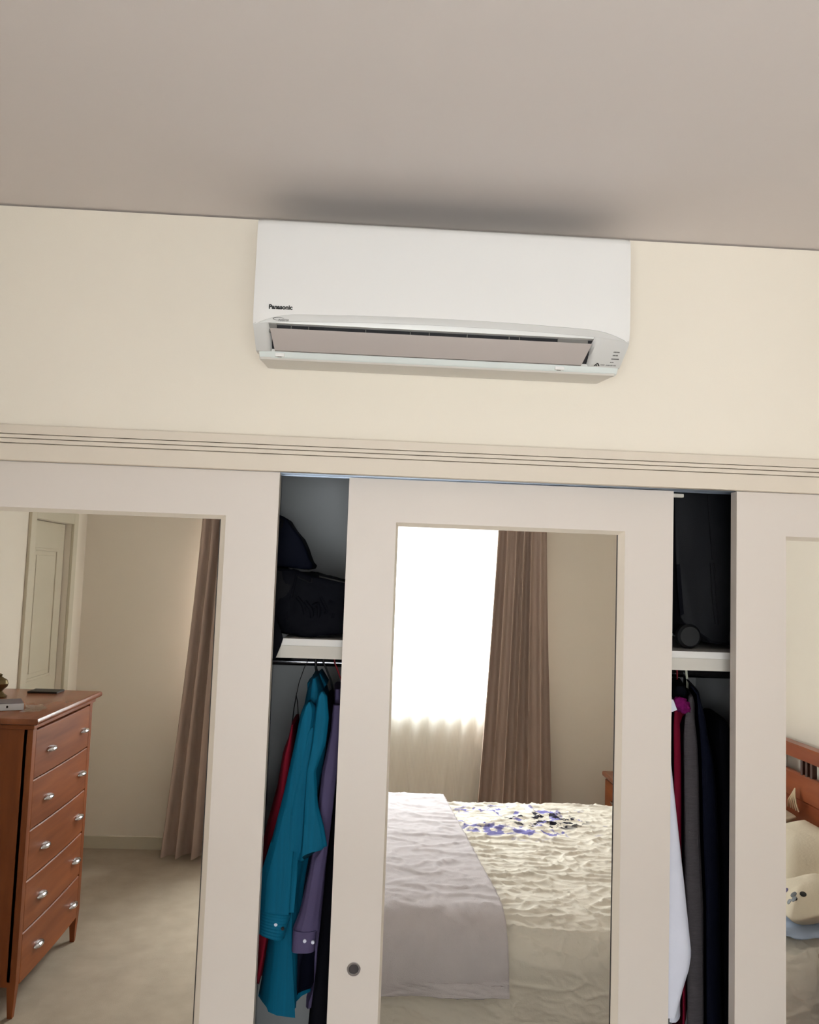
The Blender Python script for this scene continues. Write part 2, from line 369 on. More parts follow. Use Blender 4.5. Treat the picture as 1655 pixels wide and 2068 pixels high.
# window
w1 = struct(MB().box(WX0, WX1, YB - .13, YB - .07, WZ0, WZ0 + .05).box(WX0, WX1, YB - .13, YB - .07, WZ1 - .05, WZ1).box(WX0, WX0 + .05, YB - .13, YB - .07, WZ0, WZ1).box(WX1 - .05, WX1, YB - .13, YB - .07, WZ0, WZ1).box(-.07, -.01, YB - .13, YB - .07, WZ0, WZ1).build('window_1', 'pvc'), 'white framed window behind the sheer curtain', 'window')
for x0, x1 in ((WX0 + .05, -.07), (-.01, WX1 - .05)):
    MB().box(x0, x1, YB - .105, YB - .099, WZ0 + .05, WZ1 - .05).build('pane', 'glass', w1)
MB().bbox(WX0 - .02, WX1 + .02, YB - .07, YB + .02, WZ0 - .025, WZ0, .004).build('window_sill', 'pvc', w1)

# ------------------------------------------------------------------ sliding mirror doors
def sliding_door(x0, x1, y, label, mx0, mx1, ztop, pull):
    t = thing('sliding_mirror_door', label, 'wardrobe door', ((x0 + x1) / 2, y + .0175, 0.012))
    th = .035; zt = 2.0348 if y < 2.12 else 2.0345; zb = 0.012; mz1, mz0 = ztop, 0.16
    mb = MB()
    if pull:                                       # square mortise behind the round flange
        px, pz = pull; q = .0115
        mb.box(x0, mx0, y, y + th, zb, pz - q).box(x0, mx0, y, y + th, pz + q, zt).box(x0, px - q, y, y + th, pz - q, pz + q).box(px + q, mx0, y, y + th, pz - q, pz + q)
    else: mb.box(x0, mx0, y, y + th, zb, zt)
    mb.build('stile', 'door', t)
    MB().box(mx1, x1, y, y + th, zb, zt).build('stile', 'door', t)
    MB().box(mx0, mx1, y, y + th, mz1, zt).build('rail', 'door', t)
    MB().box(mx0, mx1, y, y + th, zb, mz0).build('rail', 'door', t)
    cl_, crr, ct, d = .0065, .0155, .0095, .016     # sloping beads around the glass
    outer = [(mx0, mz0), (mx1, mz0), (mx1, mz1), (mx0, mz1)]
    inner = [(mx0 + cl_, mz0 + ct), (mx1 - crr, mz0 + ct), (mx1 - crr, mz1 - ct), (mx0 + cl_, mz1 - ct)]
    for k in range(4):
        a, b, c, e = outer[k], outer[(k + 1) % 4], inner[(k + 1) % 4], inner[k]
        mb = MB(); vs = [(a[0], y + .0006, a[1]), (b[0], y + .0006, b[1]), (c[0], y + d - .001, c[1]), (e[0], y + d - .001, e[1])]
        vs += [(v[0], y + d + .003, v[2]) for v in vs]
        mb.add(vs, [(0, 1, 2, 3), (7, 6, 5, 4), (0, 4, 5, 1), (1, 5, 6, 2), (2, 6, 7, 3), (3, 7, 4, 0)])
        mb.build('glazing_bead', 'trim', t)
    MB().box(mx0, mx1, y + d, y + d + .004, mz0, mz1).build('mirror', 'mirror', t)
    MB().box(mx1 - crr - .0022, mx1 - crr + .0005, y + d - .0014, y + d + .001, mz0 + ct, mz1 - ct).build('glass_seam', 'seam', t)
    if pull:
        px, pz = pull
        p = MB().lathe((px, y, pz), [(.0112, .002), (.0172, .0002), (.0172, -.0016), (.0160, -.0028), (.0125, -.0028), (.0112, -.0012), (.0108, .002)], 'Y', 28).build('finger_pull', 'chrome', t, True)
        MB().lathe((px, y, pz), [(.0112, -.001), (.0109, .012), (.0095, .015), (.001, .0155)], 'Y', 24).build('pull_cup', 'darkchrome', p, True)
    return t
sliding_door(-1.104, -.238, 2.10, 'off-white sliding wardrobe door whose mirror shows the chest of drawers', -.973, -.369, 1.9195, None)
sliding_door(-.061, .806, 2.145, 'off-white sliding wardrobe door with round finger pull, between the two gaps', .066, .676, 1.9215, (.001, .794))
sliding_door(.958, 1.824, 2.10, 'off-white sliding wardrobe door whose mirror shows the wooden headboard', 1.09, 1.70, 1.9215, None)
tag(MB().bbox(.8055, .845, 2.172, 2.184, 2.021, 2.0315, .003).build('door_hanger_bracket', 'apron'), 'small pale plastic bracket at top of middle wardrobe door', 'bracket')

# ------------------------------------------------------------------ air conditioner
AX0, AX1 = -0.293, 0.597; AM = (AX0 + AX1) / 2; AHW = (AX1 - AX0) / 2
ac = thing('wall_air_conditioner', 'white split-system air conditioner mounted on the wall under the ceiling', 'air conditioner', (AM, 2.0, 2.29))
FP = [(2.285, 1.940), (2.292, 1.931), (2.300, 1.922), (2.312, 1.912), (2.33, 1.898), (2.345, 1.888), (2.36, 1.8815), (2.38, 1.878), (2.42, 1.877), (2.50, 1.879), (2.58, 1.881), (2.602, 1.884), (2.609, 1.889), (2.612, 1.896)]
def Yf(z): return lerp(FP, z)[0]
def arc(x):                                     # lower edge of the front panel
    t = min(1, abs(x - AM) / AHW); return 2.3865 - .012 * t * t - .0225 * max(0, (t - .78) / .22) ** 2
def arc2(x):
    t = min(1, abs(x - AM) / AHW); return 2.3705 - .0125 * t * t - .004 * max(0, (t - .78) / .22) ** 2
def skin(x0, x1, zlo, zhi, push=0.0, back=.012, nx=40, nz=10, name='front_panel', material='ac_white', endfn=None, round_ends=0.0):
    fr, bk = [], []
    for j in range(nz + 1):
        for i in range(nx + 1):
            x = x0 + (x1 - x0) * i / nx; a, b = zlo(x), zhi(x); z = a + (b - a) * j / nz
            if endfn: x += endfn(z, i / nx)
            e = 0
            if round_ends:
                de = min(x - x0, x1 - x) ; e = round_ends * max(0, 1 - de / round_ends) ** 2 * .6
            fr.append((x, Yf(z) - push + e, z)); bk.append((x, Yf(z) - push + back + e, z))
    n = len(fr); S = nx + 1; fs = []
    for j in range(nz):
        for i in range(nx):
            a = j * S + i; fs.append((a, a + 1, a + S + 1, a + S)); fs.append((n + a, n + a + S, n + a + S + 1, n + a + 1))
    for i in range(nx):
        fs.append((i, n + i, n + i + 1, i + 1)); a = nz * S + i; fs.append((a, a + 1, n + a + 1, n + a))
    for j in range(nz):
        a = j * S; fs.append((a, a + S, n + a + S, n + a)); a = j * S + nx; fs.append((a, n + a, n + a + S, a + S))
    return MB().add(fr + bk, fs).build(name, material, ac, True, 50)
# casing behind the front parts
MB().prism([(2.098, 2.355), (1.93, 2.355), (1.93, 2.595), (1.95, 2.606), (2.098, 2.604)], AX0 + .002, AX1 - .002, 'X', .004).build('casing', 'ac_body', ac)
MB().prism([(2.098, 2.306), (1.952, 2.288), (1.930, 2.300), (1.93, 2.356), (2.098, 2.356)], AX0 + .010, AX1 - .016, 'X', .004).build('lower_casing', 'ac_body', ac)
MB().prism([(2.098, 2.304), (1.94, 2.2865), (1.934, 2.2905), (1.95, 2.297), (2.09, 2.312)], AX0 + .012, AX1 - .018, 'X', .004).build('underside', 'ac_body', ac)
MB().box(AX0 + .02, AX1 - .02, 1.955, 2.085, 2.6045, 2.6075).build('intake_base', 'ac_dark', ac)
for k in range(22):
    x = AX0 + .03 + k * (AX1 - AX0 - .06) / 21
    MB().box(x - .0012, x + .0012, 1.955, 2.085, 2.6075, 2.611).build('intake_bar', 'ac_grey', ac)
skin(AX0, AX1, arc, lambda x: 2.612, 0, .05, 60, 26, round_ends=.005)
skin(AX0 + .001, AX1 - .001, lambda x: arc2(x) + .0008, lambda x: arc(x) + .004, -.0022, .012, 60, 4, 'trim_band', 'ac_band')
SX0, SX1 = -.257, .512                           # outlet opening
skin(AX0, SX0, lambda x: 2.3015, lambda x: arc2(x), 0, .03, 6, 8, 'end_cap', 'ac_band', lambda z, u: -.012 * (1 - (z - 2.30) / .06) * (1 - u) * -.45 + (.012 * (1 - (z - 2.30) / .06) * u), round_ends=.003)
skin(SX1, AX1, lambda x: 2.3015, lambda x: arc2(x), 0, .03, 10, 8, 'end_cap', 'ac_band', lambda z, u: -.018 * (1 - (z - 2.30) / .06) * (1 - u) - .012 * max(0, 1 - (z - 2.30) / .05) * u, round_ends=.003)
skin(SX0 + .001, SX1 - .001, lambda x: 2.3585, lambda x: arc2(x), -.0006, .02, 40, 3, 'silver_strip', 'ac_silver')
skin(SX0 + .001, SX1 - .001, lambda x: 2.302, lambda x: 2.3585, -.016, .004, 10, 6, 'outlet_recess', 'ac_dark')
MB().box(SX0 + .001, SX0 + .018, 1.893, 1.905, 2.340, 2.3585).build('outlet_end', 'ac_grey', ac)
MB().box(SX1 - .085, SX1 - .012, 1.895, 1.905, 2.340, 2.3585).build('outlet_end', 'ac_grey', ac)
for x in (-.205, -.164, -.03, .075, .12, .21, .31, .335):
    MB().bbox(x - .0007, x + .0007, 1.891, 1.906, 2.342, 2.3575, .0002).build('vane', 'ac_grey', ac)
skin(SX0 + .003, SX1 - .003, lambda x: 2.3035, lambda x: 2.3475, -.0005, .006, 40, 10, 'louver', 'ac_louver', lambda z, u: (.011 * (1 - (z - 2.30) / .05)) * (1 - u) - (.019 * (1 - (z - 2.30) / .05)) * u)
skin(AX0 + .012, AX1 - .014, lambda x: 2.2895, lambda x: 2.3015, -.001, .02, 30, 4, 'lower_lip', 'ac_lip', round_ends=.006)
for x in (-.232, .44):
    MB().bbox(x - .011, x + .011, Yf(2.296) - .0035, Yf(2.296) + .004, 2.291, 2.299, .0015).build('latch_tab', 'ac_white', ac)
    MB().bbox(x - .006, x + .004, Yf(2.293) - .003, Yf(2.293) + .002, 2.2905, 2.2925, .0004).build('latch_slot', 'ac_grey', ac)
def acpos(px, py):
    z = 2.4
    for _ in range(6): p = atY(px, py, Yf(z)); z = p.z
    return p
p = acpos(543, 623); text('Panasonic', .0140, (p.x, Yf(p.z) - .0003, p.z), 'brand_lettering', 'ink', ac, .0004, .00065, sx=.99)
p = acpos(562, 647.5); text('INVERTER', .0068, (p.x, Yf(p.z) + .0017, p.z), 'inverter_lettering', 'ink2', ac, .0004, .0001, .2, .80)
mb = MB(); p = acpos(560, 644)
mb.tube([(p.x + .004 + .0105 * math.cos(a) * 1.3, Yf(p.z) + .0016, p.z + .0008 + .0032 * math.sin(a)) for a in np.linspace(.45, 4.6, 22)], [.0002 + .0006 * math.sin(math.pi * k / 21) for k in range(22)], 6)
mb.build('inverter_swoosh', 'ink2', ac)
def dashes(px0, px1, py, hgt, n, name='indicator_mark', slope=.04, gap=.15):
    mb = MB()
    for k in range(n):
        a = px0 + (px1 - px0) * k / n; b = px0 + (px1 - px0) * (k + 1 - gap) / n
        q0 = acpos(a, py + slope * (a - px0) + hgt / 2); q1 = acpos(b, py + slope * (b - px0) - hgt / 2)
        yy = min(Yf(q0.z), Yf(q1.z)) - .0004
        mb.add([(q0.x, Yf(q0.z) - .0005, q0.z), (q1.x, Yf(q0.z) - .0005, q0.z), (q1.x, Yf(q1.z) - .0005, q1.z), (q0.x, Yf(q1.z) - .0005, q1.z),
                (q0.x, Yf(q0.z) + .001, q0.z), (q1.x, Yf(q0.z) + .001, q0.z), (q1.x, Yf(q1.z) + .001, q1.z), (q0.x, Yf(q1.z) + .001, q1.z)],
               [(0, 1, 2, 3), (4, 7, 6, 5), (0, 4, 5, 1), (1, 5, 6, 2), (2, 6, 7, 3), (3, 7, 4, 0)])
    mb.build(name, 'ink2', ac)
dashes(1240, 1252.5, 711.5, 2.4, 7); dashes(1238, 1249, 718, 2.4, 5); dashes(1235, 1253.5, 725.2, 1.5, 1); dashes(1232.5, 1240, 732, 1.8, 4)
dashes(1213.5, 1222, 737, 2.0, 4, gap=.25); dashes(1224, 1245, 738, 2.4, 9, gap=.3)
mb = MB()
for poly in (((1199, 739), (1206.5, 733), (1209, 733.6), (1202.3, 739)), ((1206.5, 733), (1209, 733.6), (1211.5, 739.2), (1208.6, 739.2)), ((1203.4, 738.6), (1206, 736.6), (1207, 739.0), (1204.5, 739.2))):
    q = [acpos(*k) for k in poly]
    mb.add([(v.x, Yf(v.z) - .0006, v.z) for v in q] + [(v.x, Yf(v.z) + .001, v.z) for v in q], [(0, 1, 2, 3), (7, 6, 5, 4), (0, 4, 5, 1), (1, 5, 6, 2), (2, 6, 7, 3), (3, 7, 4, 0)])
mb.build('triangle_emblem', 'ink', ac)

# ------------------------------------------------------------------ wardrobe fittings
SF, SZ = 2.205, 1.606
sh = thing('wardrobe_shelf', 'white shelf across the wardrobe with pale batten under its front edge', 'shelf', (.4, 2.5, 1.55))
xa0 = atY(572, 1291, SF).x; xa1 = atY(567, 1305, SF).x; xa2 = atY(556.5, 1330, SF).x
MB().prism([(xa0, SZ), (1.158, SZ), (1.158, SZ - .018), (xa1, SZ - .018)], SF, CB - .002, 'Y').build('board', 'shelf', sh)
MB().prism([(xa1 + .001, SZ - .0185), (1.158, SZ - .0185), (1.158, SZ - .051), (xa2, SZ - .051)], SF + .002, SF + .022, 'Y').build('batten', 'apron', sh)
for x in (.12, .62): MB().box(x, x + .02, SF + .022, CB - .002, SZ - .06, SZ - .018).build('bracket', 'apron', sh)
ral = thing('hanging_rail', 'dark chrome clothes rail under the wardrobe shelf', 'rail', (.42, 2.5, 1.515))
MB().tube([(-.314, 2.5, 1.515), (1.159, 2.5, 1.515)], .0115, 20).build('tube', 'darkchrome', ral, True)
for x, s_ in ((-.314, 1), (1.159, -1)):
    MB().lathe((x, 2.5, 1.515), [(.026, 0), (.026, .003 * s_), (.017, .005 * s_), (.017, .014 * s_), (.012, .014 * s_)], 'X', 20).build('flange', 'chrome', ral, True)

def hanger(px, py_top, ytwist, label, material, drop, half=.17, r=.0022, sag=.085, skew=0.0):
    q = atY(px, py_top, 2.5); x = q.x
    t = thing('clothes_hanger', label, 'hanger', (x, 2.5, 1.515 - drop))
    pts = [(x, 2.5 + .017 * math.cos(a), 1.519 + .017 * math.sin(a)) for a in np.linspace(-.5, math.pi + .1, 12)]
    pts = [(x + ytwist * (i / 12) * .2, p[1], p[2]) for i, p in enumerate(pts)]
    pts += [(x + ytwist * .4, 2.484, 1.50), (x + ytwist * .8, 2.496, 1.515 - drop * .6), (x + ytwist, 2.50, 1.515 - drop)]
    MB().tube(pts, r, 8).build('hook', material, t, True)
    zb = 1.515 - drop; xx = x + ytwist
    P_ = lambda d, dz: (xx + skew * d, 2.5 + d, zb - dz)
    MB().tube([P_(-half, sag), P_(-half * .5, sag * .35), P_(0, 0), P_(half * .5, sag * .35), P_(half, sag)], r * 1.3, 8).build('shoulder_bar', material, t, True)
    MB().tube([P_(-half, sag), P_(half, sag)], r, 8).build('cross_bar', material, t, True)
    return t
hanger(626, 1340, -.036, 'thin wire hanger holding the red top', 'wire', .10, .12, .0012)
hanger(637.5, 1340, .008, 'black hanger in the teal blouse', 'rubber', .055, .10, .0042)
hanger(648.5, 1340, .041, 'black hanger holding the navy top', 'rubber', .088, .10, .0030, .05)
hanger(672, 1340, .036, 'red hanger carrying the dusty purple shirt', 'redplastic', .085, .10, .0022, .05)
hanger(1381, 1362, .014, 'cream plastic hanger in the charcoal cardigan', 'creamplastic', .085, .10, .0035, .05, .3)
hanger(1364, 1362, .003, 'dark red hanger in the black top beside the middle door', 'redplastic', .032, .07, .0022, .02, .3)

def garment_rings(prof, yf, depth, fold=.18, nf=5, ph=0.0, levels=44, npt=40, sq=.45, shoulder=.14, hem=None, slant=0.0, skew=0.0):
    """prof rows: (pixel y, left px, right px) of the edge that faces the room at distance yf"""
    ys = [p[0] for p in prof]; rings = []
    ztop = atY(prof[0][1], ys[0], yf).z
    for i in range(levels):
        py = ys[0] + (ys[-1] - ys[0]) * i / (levels - 1); l, r_ = lerp(prof, py)
        A = atY(l, py, yf); B = atY(r_, py, yf); xc = (A.x + B.x) / 2; a = (B.x - A.x) / 2; z = (A.z + B.z) / 2
        drop = ztop - z; b = depth / 2 * (0.30 + 0.70 * min(1, max(0.0, drop) / shoulder) ** .6); yc = 2.5 if depth > .34 else yf + depth / 2
        yc = max(yc, yf + b)
        if depth > .34: b = max(b, .05)
        g = .35 + .65 * i / (levels - 1); ring = []
        for k in range(npt):
            t = 2 * math.pi * k / npt; c, s_ = math.cos(t), math.sin(t)
            x = xc + a * math.copysign(abs(c) ** sq, c); y = (yc - (yc - yf) * abs(s_) ** .9) if s_ < 0 else yc + b * abs(s_) ** .9
            w = fold * g * a * (math.sin(nf * t + ph + 2.2 * z) + .5 * math.sin((2 * nf + 1) * t - ph * 1.7 + 5 * z))
            zz = z
            if hem and i > levels - 6: zz -= hem * math.sin(nf * t * .5 + ph) * ((i - levels + 6) / 5) ** 2
            if slant: zz += slant * (x - xc) / max(a, 1e-4) * (i / (levels - 1)) ** 4
            x += skew * (y - yf)                        # the hanger is turned a little on the rail
            ring.append((x + w * abs(s_) ** .5 * .9 + w * .25, y + w * .9 * (1 if s_ > 0 else -.4) * abs(c), zz))
        rings.append(ring)
    return rings
def garment(name, label, cat, material, prof, yf, depth, part='body', parent=None, **kw):
    mb = MB().loft(garment_rings(prof, yf, depth, **kw))
    if parent is None:
        c = atY((prof[0][1] + prof[0][2]) / 2, prof[-1][0], yf)
        parent = thing(name, label, cat, (c.x, 2.5, c.z))
    mb.build(part, material, parent, True, 80)
    return parent
# left gap
garment('top', 'red top hanging on a wire hanger beside the divider', 'top', 'red', [(1464, 587, 594), (1500, 578, 592), (1530, 567, 590), (1600, 556, 584), (1680, 536, 574), (1760, 520, 566), (1900, 512, 561), (1990, 513, 558)], 2.33, .28, nf=4, ph=.6, hem=.012, fold=.30)
tb = garment('blouse', 'teal pleated blouse with long cuffed sleeve and ruffle', 'blouse', 'teal', [(1371, 628, 642), (1400, 618, 652), (1440, 611, 662), (1500, 600, 660), (1560, 590, 650), (1640, 578, 636), (1720, 568, 628), (1800, 553, 612), (1900, 545, 610), (2040, 527, 612)], 2.30, .30, nf=5, ph=2.0, hem=.020, fold=.30)
garment('', '', '', 'teal', [(1418, 622, 628), (1426, 614, 636), (1444, 607, 638), (1480, 600, 632), (1520, 592, 624), (1600, 575, 614), (1700, 551, 602), (1780, 528, 593), (1848, 524, 586)], 2.235, .055, 'sleeve', tb, nf=6, ph=.4, fold=.24, sq=.75, shoulder=.05)
rings = []
P0, P1 = ((523.5, 1842), (586, 1852)), ((519, 1888), (571, 1904))
for i in range(33):
    t = i / 32; A = atY(P0[0][0] + (P1[0][0] - P0[0][0]) * t, P0[0][1] + (P1[0][1] - P0[0][1]) * t, 2.232); B = atY(P0[1][0] + (P1[1][0] - P0[1][0]) * t, P0[1][1] + (P1[1][1] - P0[1][1]) * t, 2.232)
    bulge = .0018 * abs(math.sin(t * math.pi * 8)); ring = []
    for k in range(28):
        a = 2 * math.pi * k / 28; q = A.lerp(B, .5 + .5 * math.copysign(abs(math.cos(a)) ** .7, math.cos(a)))
        ring.append((q.x + bulge * math.cos(a), 2.2575 + (.027 + bulge) * math.sin(a), q.z))
    rings.append(ring)
cuff = MB().loft(rings).build('cuff', 'teal', tb, True, 80)
for px, py in ((557, 1868), (571, 1876)):
    q = atY(px, py, 2.229); MB().lathe((q.x, q.y, q.z), [(.0042, .004), (.0046, .001), (.0036, -.0006), (.001, -.0004)], 'Y', 14).build('button', 'wire' if px > 560 else 'white', tb, True)
garment('', '', '', 'teal', [(1398, 648, 654), (1406, 641, 661), (1450, 634, 664), (1500, 628, 658), (1560, 618, 637), (1630, 612, 640), (1680, 608, 650), (1727, 603, 655)], 2.212, .045, 'ruffle', tb, nf=3, ph=1.1, fold=.30, sq=.7, shoulder=.05, slant=.022)
garment('', '', '', 'teal', [(1470, 628, 634), (1480, 618, 640), (1540, 606, 632), (1600, 592, 618), (1660, 580, 609), (1718, 577, 607)], 2.232, .045, 'ruffle', tb, nf=4, ph=2.1, fold=.34, sq=.7, shoulder=.04, slant=-.010)
mb = MB(); q0 = [atY(*k, 2.246) for k in ((612, 1395), (640, 1372), (655, 1398), (634, 1428), (612, 1440))]
mb.prism([(v.x, v.z) for v in q0], 2.40, 2.52, 'Y', .008).build('collar', 'teal', tb, True)
garment('top', 'navy top hanging between teal blouse and purple shirt', 'top', 'navy', [(1410, 655, 668), (1440, 650, 672), (1500, 645, 674), (1600, 630, 660), (1700, 622, 652), (1800, 605, 642), (1900, 588, 634), (1960, 574, 614), (2002, 573, 606)], 2.318, .28, nf=3, ph=.2, hem=.012)
ps = garment('shirt', 'dusty purple shirt with buttoned cuff hanging in wardrobe', 'shirt', 'purple', [(1392, 674, 690), (1440, 670, 694), (1540, 664, 692), (1700, 646, 676), (1850, 632, 656), (1950, 622, 642), (2042, 617, 634)], 2.34, .26, nf=4, ph=.9, hem=.01)
garment('', '', '', 'purple', [(1425, 672, 690), (1480, 667, 688), (1530, 657, 684), (1560, 650, 681), (1620, 643, 674), (1700, 636, 664), (1780, 621, 652), (1850, 605, 643), (1884, 592, 640)], 2.262, .05, 'sleeve', ps, nf=3, ph=.4, fold=.12, sq=.7, shoulder=.05)
garment('', '', '', 'purple', [(1883, 590, 639), (1900, 588.5, 637.5), (1926, 586.5, 634)], 2.258, .056, 'cuff', ps, nf=2, ph=.2, fold=.05, sq=.6, shoulder=.02, levels=6)
for px, py in ((615.5, 1901), (632, 1903.5)):
    q = atY(px, py, 2.2555); MB().lathe((q.x, q.y, q.z), [(.0044, .004), (.0050, .001), (.0042, -.0012), (.0024, -.0012), (.0022, .0), (.0008, .0002)], 'Y', 16).build('button', 'white', ps, True)
garment('dress', 'long black dress against the purple shirt', 'dress', 'black', [(1400, 690, 712), (1480, 684, 712), (1600, 672, 706), (1750, 657, 696), (1900, 643, 686), (2068, 622, 672), (2300, 600, 650)], 2.285, .3, nf=5, ph=.3)
# right gap
wsx = garment('shirt', 'white cotton shirt hanging against the middle door', 'shirt', 'white', [(1415, 1340, 1362), (1460, 1336, 1360), (1700, 1336, 1362), (1900, 1336, 1372), (2000, 1338, 1383), (2060, 1338, 1384)], 2.29, .36, nf=3, ph=.4, hem=.008, skew=.3)
garment('', '', '', 'white', [(1480, 1340, 1354), (1545, 1338, 1360), (1600, 1338, 1366), (1700, 1338, 1377), (1800, 1338, 1388), (1900, 1338, 1398), (1930, 1338, 1401), (1960, 1338, 1397), (2000, 1338, 1385), (2057, 1338, 1370)], 2.235, .05, 'sleeve', wsx, nf=2, ph=.9, fold=.06, sq=.6, shoulder=.05)
q0 = [atY(*k, 2.262) for k in ((1352, 1410), (1361, 1413), (1369, 1434), (1360, 1438), (1350, 1437))]
MB().prism([(v.x, v.z) for v in q0], 2.262, 2.285, 'Y', .003).build('collar', 'white', wsx, True)
garment('dress', 'crimson dress hanging between white shirt and charcoal cardigan', 'dress', 'crimson', [(1434, 1356, 1375), (1480, 1356, 1379), (1560, 1358, 1380), (1700, 1358, 1380), (1900, 1358, 1384), (2100, 1358, 1388)], 2.305, .36, nf=3, ph=1.3, skew=.3)
garment('cardigan', 'charcoal knitted cardigan hanging on a cream hanger', 'cardigan', 'grey', [(1408, 1390, 1403), (1430, 1384, 1404), (1460, 1378, 1409), (1500, 1376, 1414), (1560, 1376, 1417), (1700, 1378, 1420), (1850, 1382, 1428), (2090, 1384, 1430)], 2.285, .36, nf=2, ph=.4, fold=.07, sq=.35, skew=.3)
garment('top', 'black top above the magenta fluffy scarf', 'top', 'black', [(1386, 1364, 1386), (1397, 1360, 1392), (1418, 1360, 1390), (1430, 1357, 1374), (1442, 1354, 1359), (1600, 1352, 1357)], 2.33, .36, nf=3, ph=2, skew=.3)
garment('jacket', 'navy blue wool jacket next to the charcoal cardigan', 'jacket', 'navy2', [(1386, 1392, 1402), (1396, 1392, 1412), (1420, 1394, 1421), (1450, 1398, 1431), (1490, 1404, 1436), (1540, 1408, 1448), (1620, 1408, 1456), (1800, 1410, 1462), (2150, 1410, 1466)], 2.31, .36, nf=2, ph=1.2, fold=.06, sq=.4, skew=.3)
garment('coat', 'long black coat beside the wardrobe partition', 'coat', 'black', [(1455, 1452, 1470), (1480, 1446, 1486), (1540, 1448, 1496), (1700, 1456, 1500), (2150, 1460, 1505)], 2.33, .36, nf=2, ph=.4, fold=.06, sq=.4, skew=.2)
bm = bmesh.new(); bmesh.ops.create_icosphere(bm, subdivisions=4, radius=1.0)
c = atY(1378, 1424, 2.275)
for v in bm.verts:
    n = v.co.normalized(); k = 1 + .30 * noise.fractal(n * 3.1, 1.0, 2.0, 4) + .12 * noise.noise(n * 14)
    v.co = Vector((c.x + n.x * .023 * k - n.z * .004, c.y + .004 + n.y * .020 * k, c.z + n.z * .021 * k - n.x * .004))
tag(MB().bm(bm).build('fluffy_scarf', 'pink', None, True, 180), 'magenta fluffy scarf tucked over the crimson dress', 'scarf')

# hanging clothes press against each other without passing through: each yields to the ones before it
from mathutils.bvhtree import BVHTree
def bvh_of(root):
    out = []
    for o in ([root] if root.type == 'MESH' else []) + [c_ for c_ in root.children if c_.type == 'MESH']:
        off = root.location if o.parent else Vector((0, 0, 0))
        out.append(BVHTree.FromPolygons([v.co + off for v in o.data.vertices], [tuple(p.vertices) for p in o.data.polygons]))
    return out
def side(trees, y, z, sg):
    best = None
    for t in trees:
        h = t.ray_cast(Vector((sg * 5, y, z)), Vector((-sg, 0, 0)))[0]
        if h is not None and (best is None or sg * h.x > sg * best): best = h.x
    return best
def yield_to(root, fixed, sg, gap=.0025):
    """shift the cloth of root along +x (sg = 1) or -x (sg = -1) until it clears the fixed garments"""
    trees = [t for f in fixed for t in bvh_of(f)]
    for o in [c_ for c_ in root.children if c_.type == 'MESH'] or [root]:
        off = root.location if o.parent else Vector((0, 0, 0))
        own = [BVHTree.FromPolygons([v.co + off for v in o.data.vertices], [tuple(p.vertices) for p in o.data.polygons])]
        new = []
        for v in o.data.vertices:
            p = v.co + off; e = None
            for dy in (-.014, -.007, 0, .007, .014):
                for dz in (-.02, -.01, 0, .01, .02):
                    q = side(trees, p.y + dy, p.z + dz, sg)
                    if q is not None and (e is None or sg * q > sg * e): e = q
            x = p.x
            if e is not None:
                near = side(own, p.y, p.z, -sg)
                th = abs(x - near) if near is not None else 0
                lim = e + sg * (gap + .3 * th)
                if sg * lim > sg * x: x = lim
            new.append(x - off.x)
        for v, x in zip(o.data.vertices, new): v.co.x = x
        o.data.update()
G = {o['label'].split(' ')[0] + '_' + o.name.split('.')[0]: o for o in COL.objects if o.get('category') in ('top', 'blouse', 'shirt', 'dress', 'cardigan', 'jacket', 'coat')}
yield_to(G['red_top'], [G['teal_blouse']], -1)
yield_to(G['navy_top'], [G['teal_blouse']], 1)
yield_to(G['dusty_shirt'], [G['teal_blouse'], G['navy_top']], 1)
yield_to(G['long_dress'], [G['teal_blouse'], G['navy_top'], G['dusty_shirt']], 1)
yield_to(G['black_top'], [G['white_shirt']], 1)
yield_to(G['crimson_dress'], [G['white_shirt'], G['black_top']], 1)
yield_to(G['charcoal_cardigan'], [G['white_shirt'], G['black_top'], G['crimson_dress']], 1)
yield_to(G['navy_jacket'], [G['charcoal_cardigan'], G['black_top'], G['crimson_dress']], 1)
yield_to(G['long_coat'], [G['navy_jacket'], G['charcoal_cardigan']], 1)

# bags on the shelf
def pxpoly(pts, Y): return [(v.x, v.z) for v in (atY(a, b, Y) for a, b in pts)]
def soft(points, y0, y1, bev, name, material, parent, lump=.004, cuts=3, minx=-9, minz=-9):
    bm = bmesh.new(); mb = MB().prism(points, y0, y1, 'Y', bev)
    vs = [bm.verts.new(v) for v in mb.v]
    for f in mb.f: bm.faces.new([vs[i] for i in f])
    bmesh.ops.triangulate(bm, faces=[f for f in bm.faces if len(f.verts) > 4])
    for _ in range(cuts): bmesh.ops.subdivide_edges(bm, edges=[e for e in bm.edges if e.calc_length() > .02], cuts=1, use_grid_fill=True)
    bmesh.ops.recalc_face_normals(bm, faces=bm.faces)
    for v in bm.verts:
        k = noise.fractal(Vector(v.co) * 14, 1.0, 2.0, 3) * lump
        v.co = v.co + v.normal * k; v.co.x = max(v.co.x, minx); v.co.z = max(v.co.z, minz)
    return MB().bm(bm).build(name, material, parent, True, 80)
BY = 2.24
zs = SZ + .001
pp = pxpoly([(500, 1140), (600, 1156), (640, 1160), (700, 1176), (720, 1180), (720, 1283), (572, 1283), (500, 1270)], BY)
pp = [(max(a, -.31), max(b, zs)) for a, b in pp]
du = thing('duffel_bag', 'black crumpled duffel bag lying on the wardrobe shelf', 'bag', (-.17, 2.4, zs))
soft(pp, BY, BY + .34, .012, 'body', 'blackbag', du, .013, minx=-.313, minz=zs)
MB().prism(pxpoly([(545, 1150), (596, 1157), (574, 1226), (546, 1212)], BY), BY - .004, BY + .004, 'Y', .001).build('side_panel', 'greybag', du)
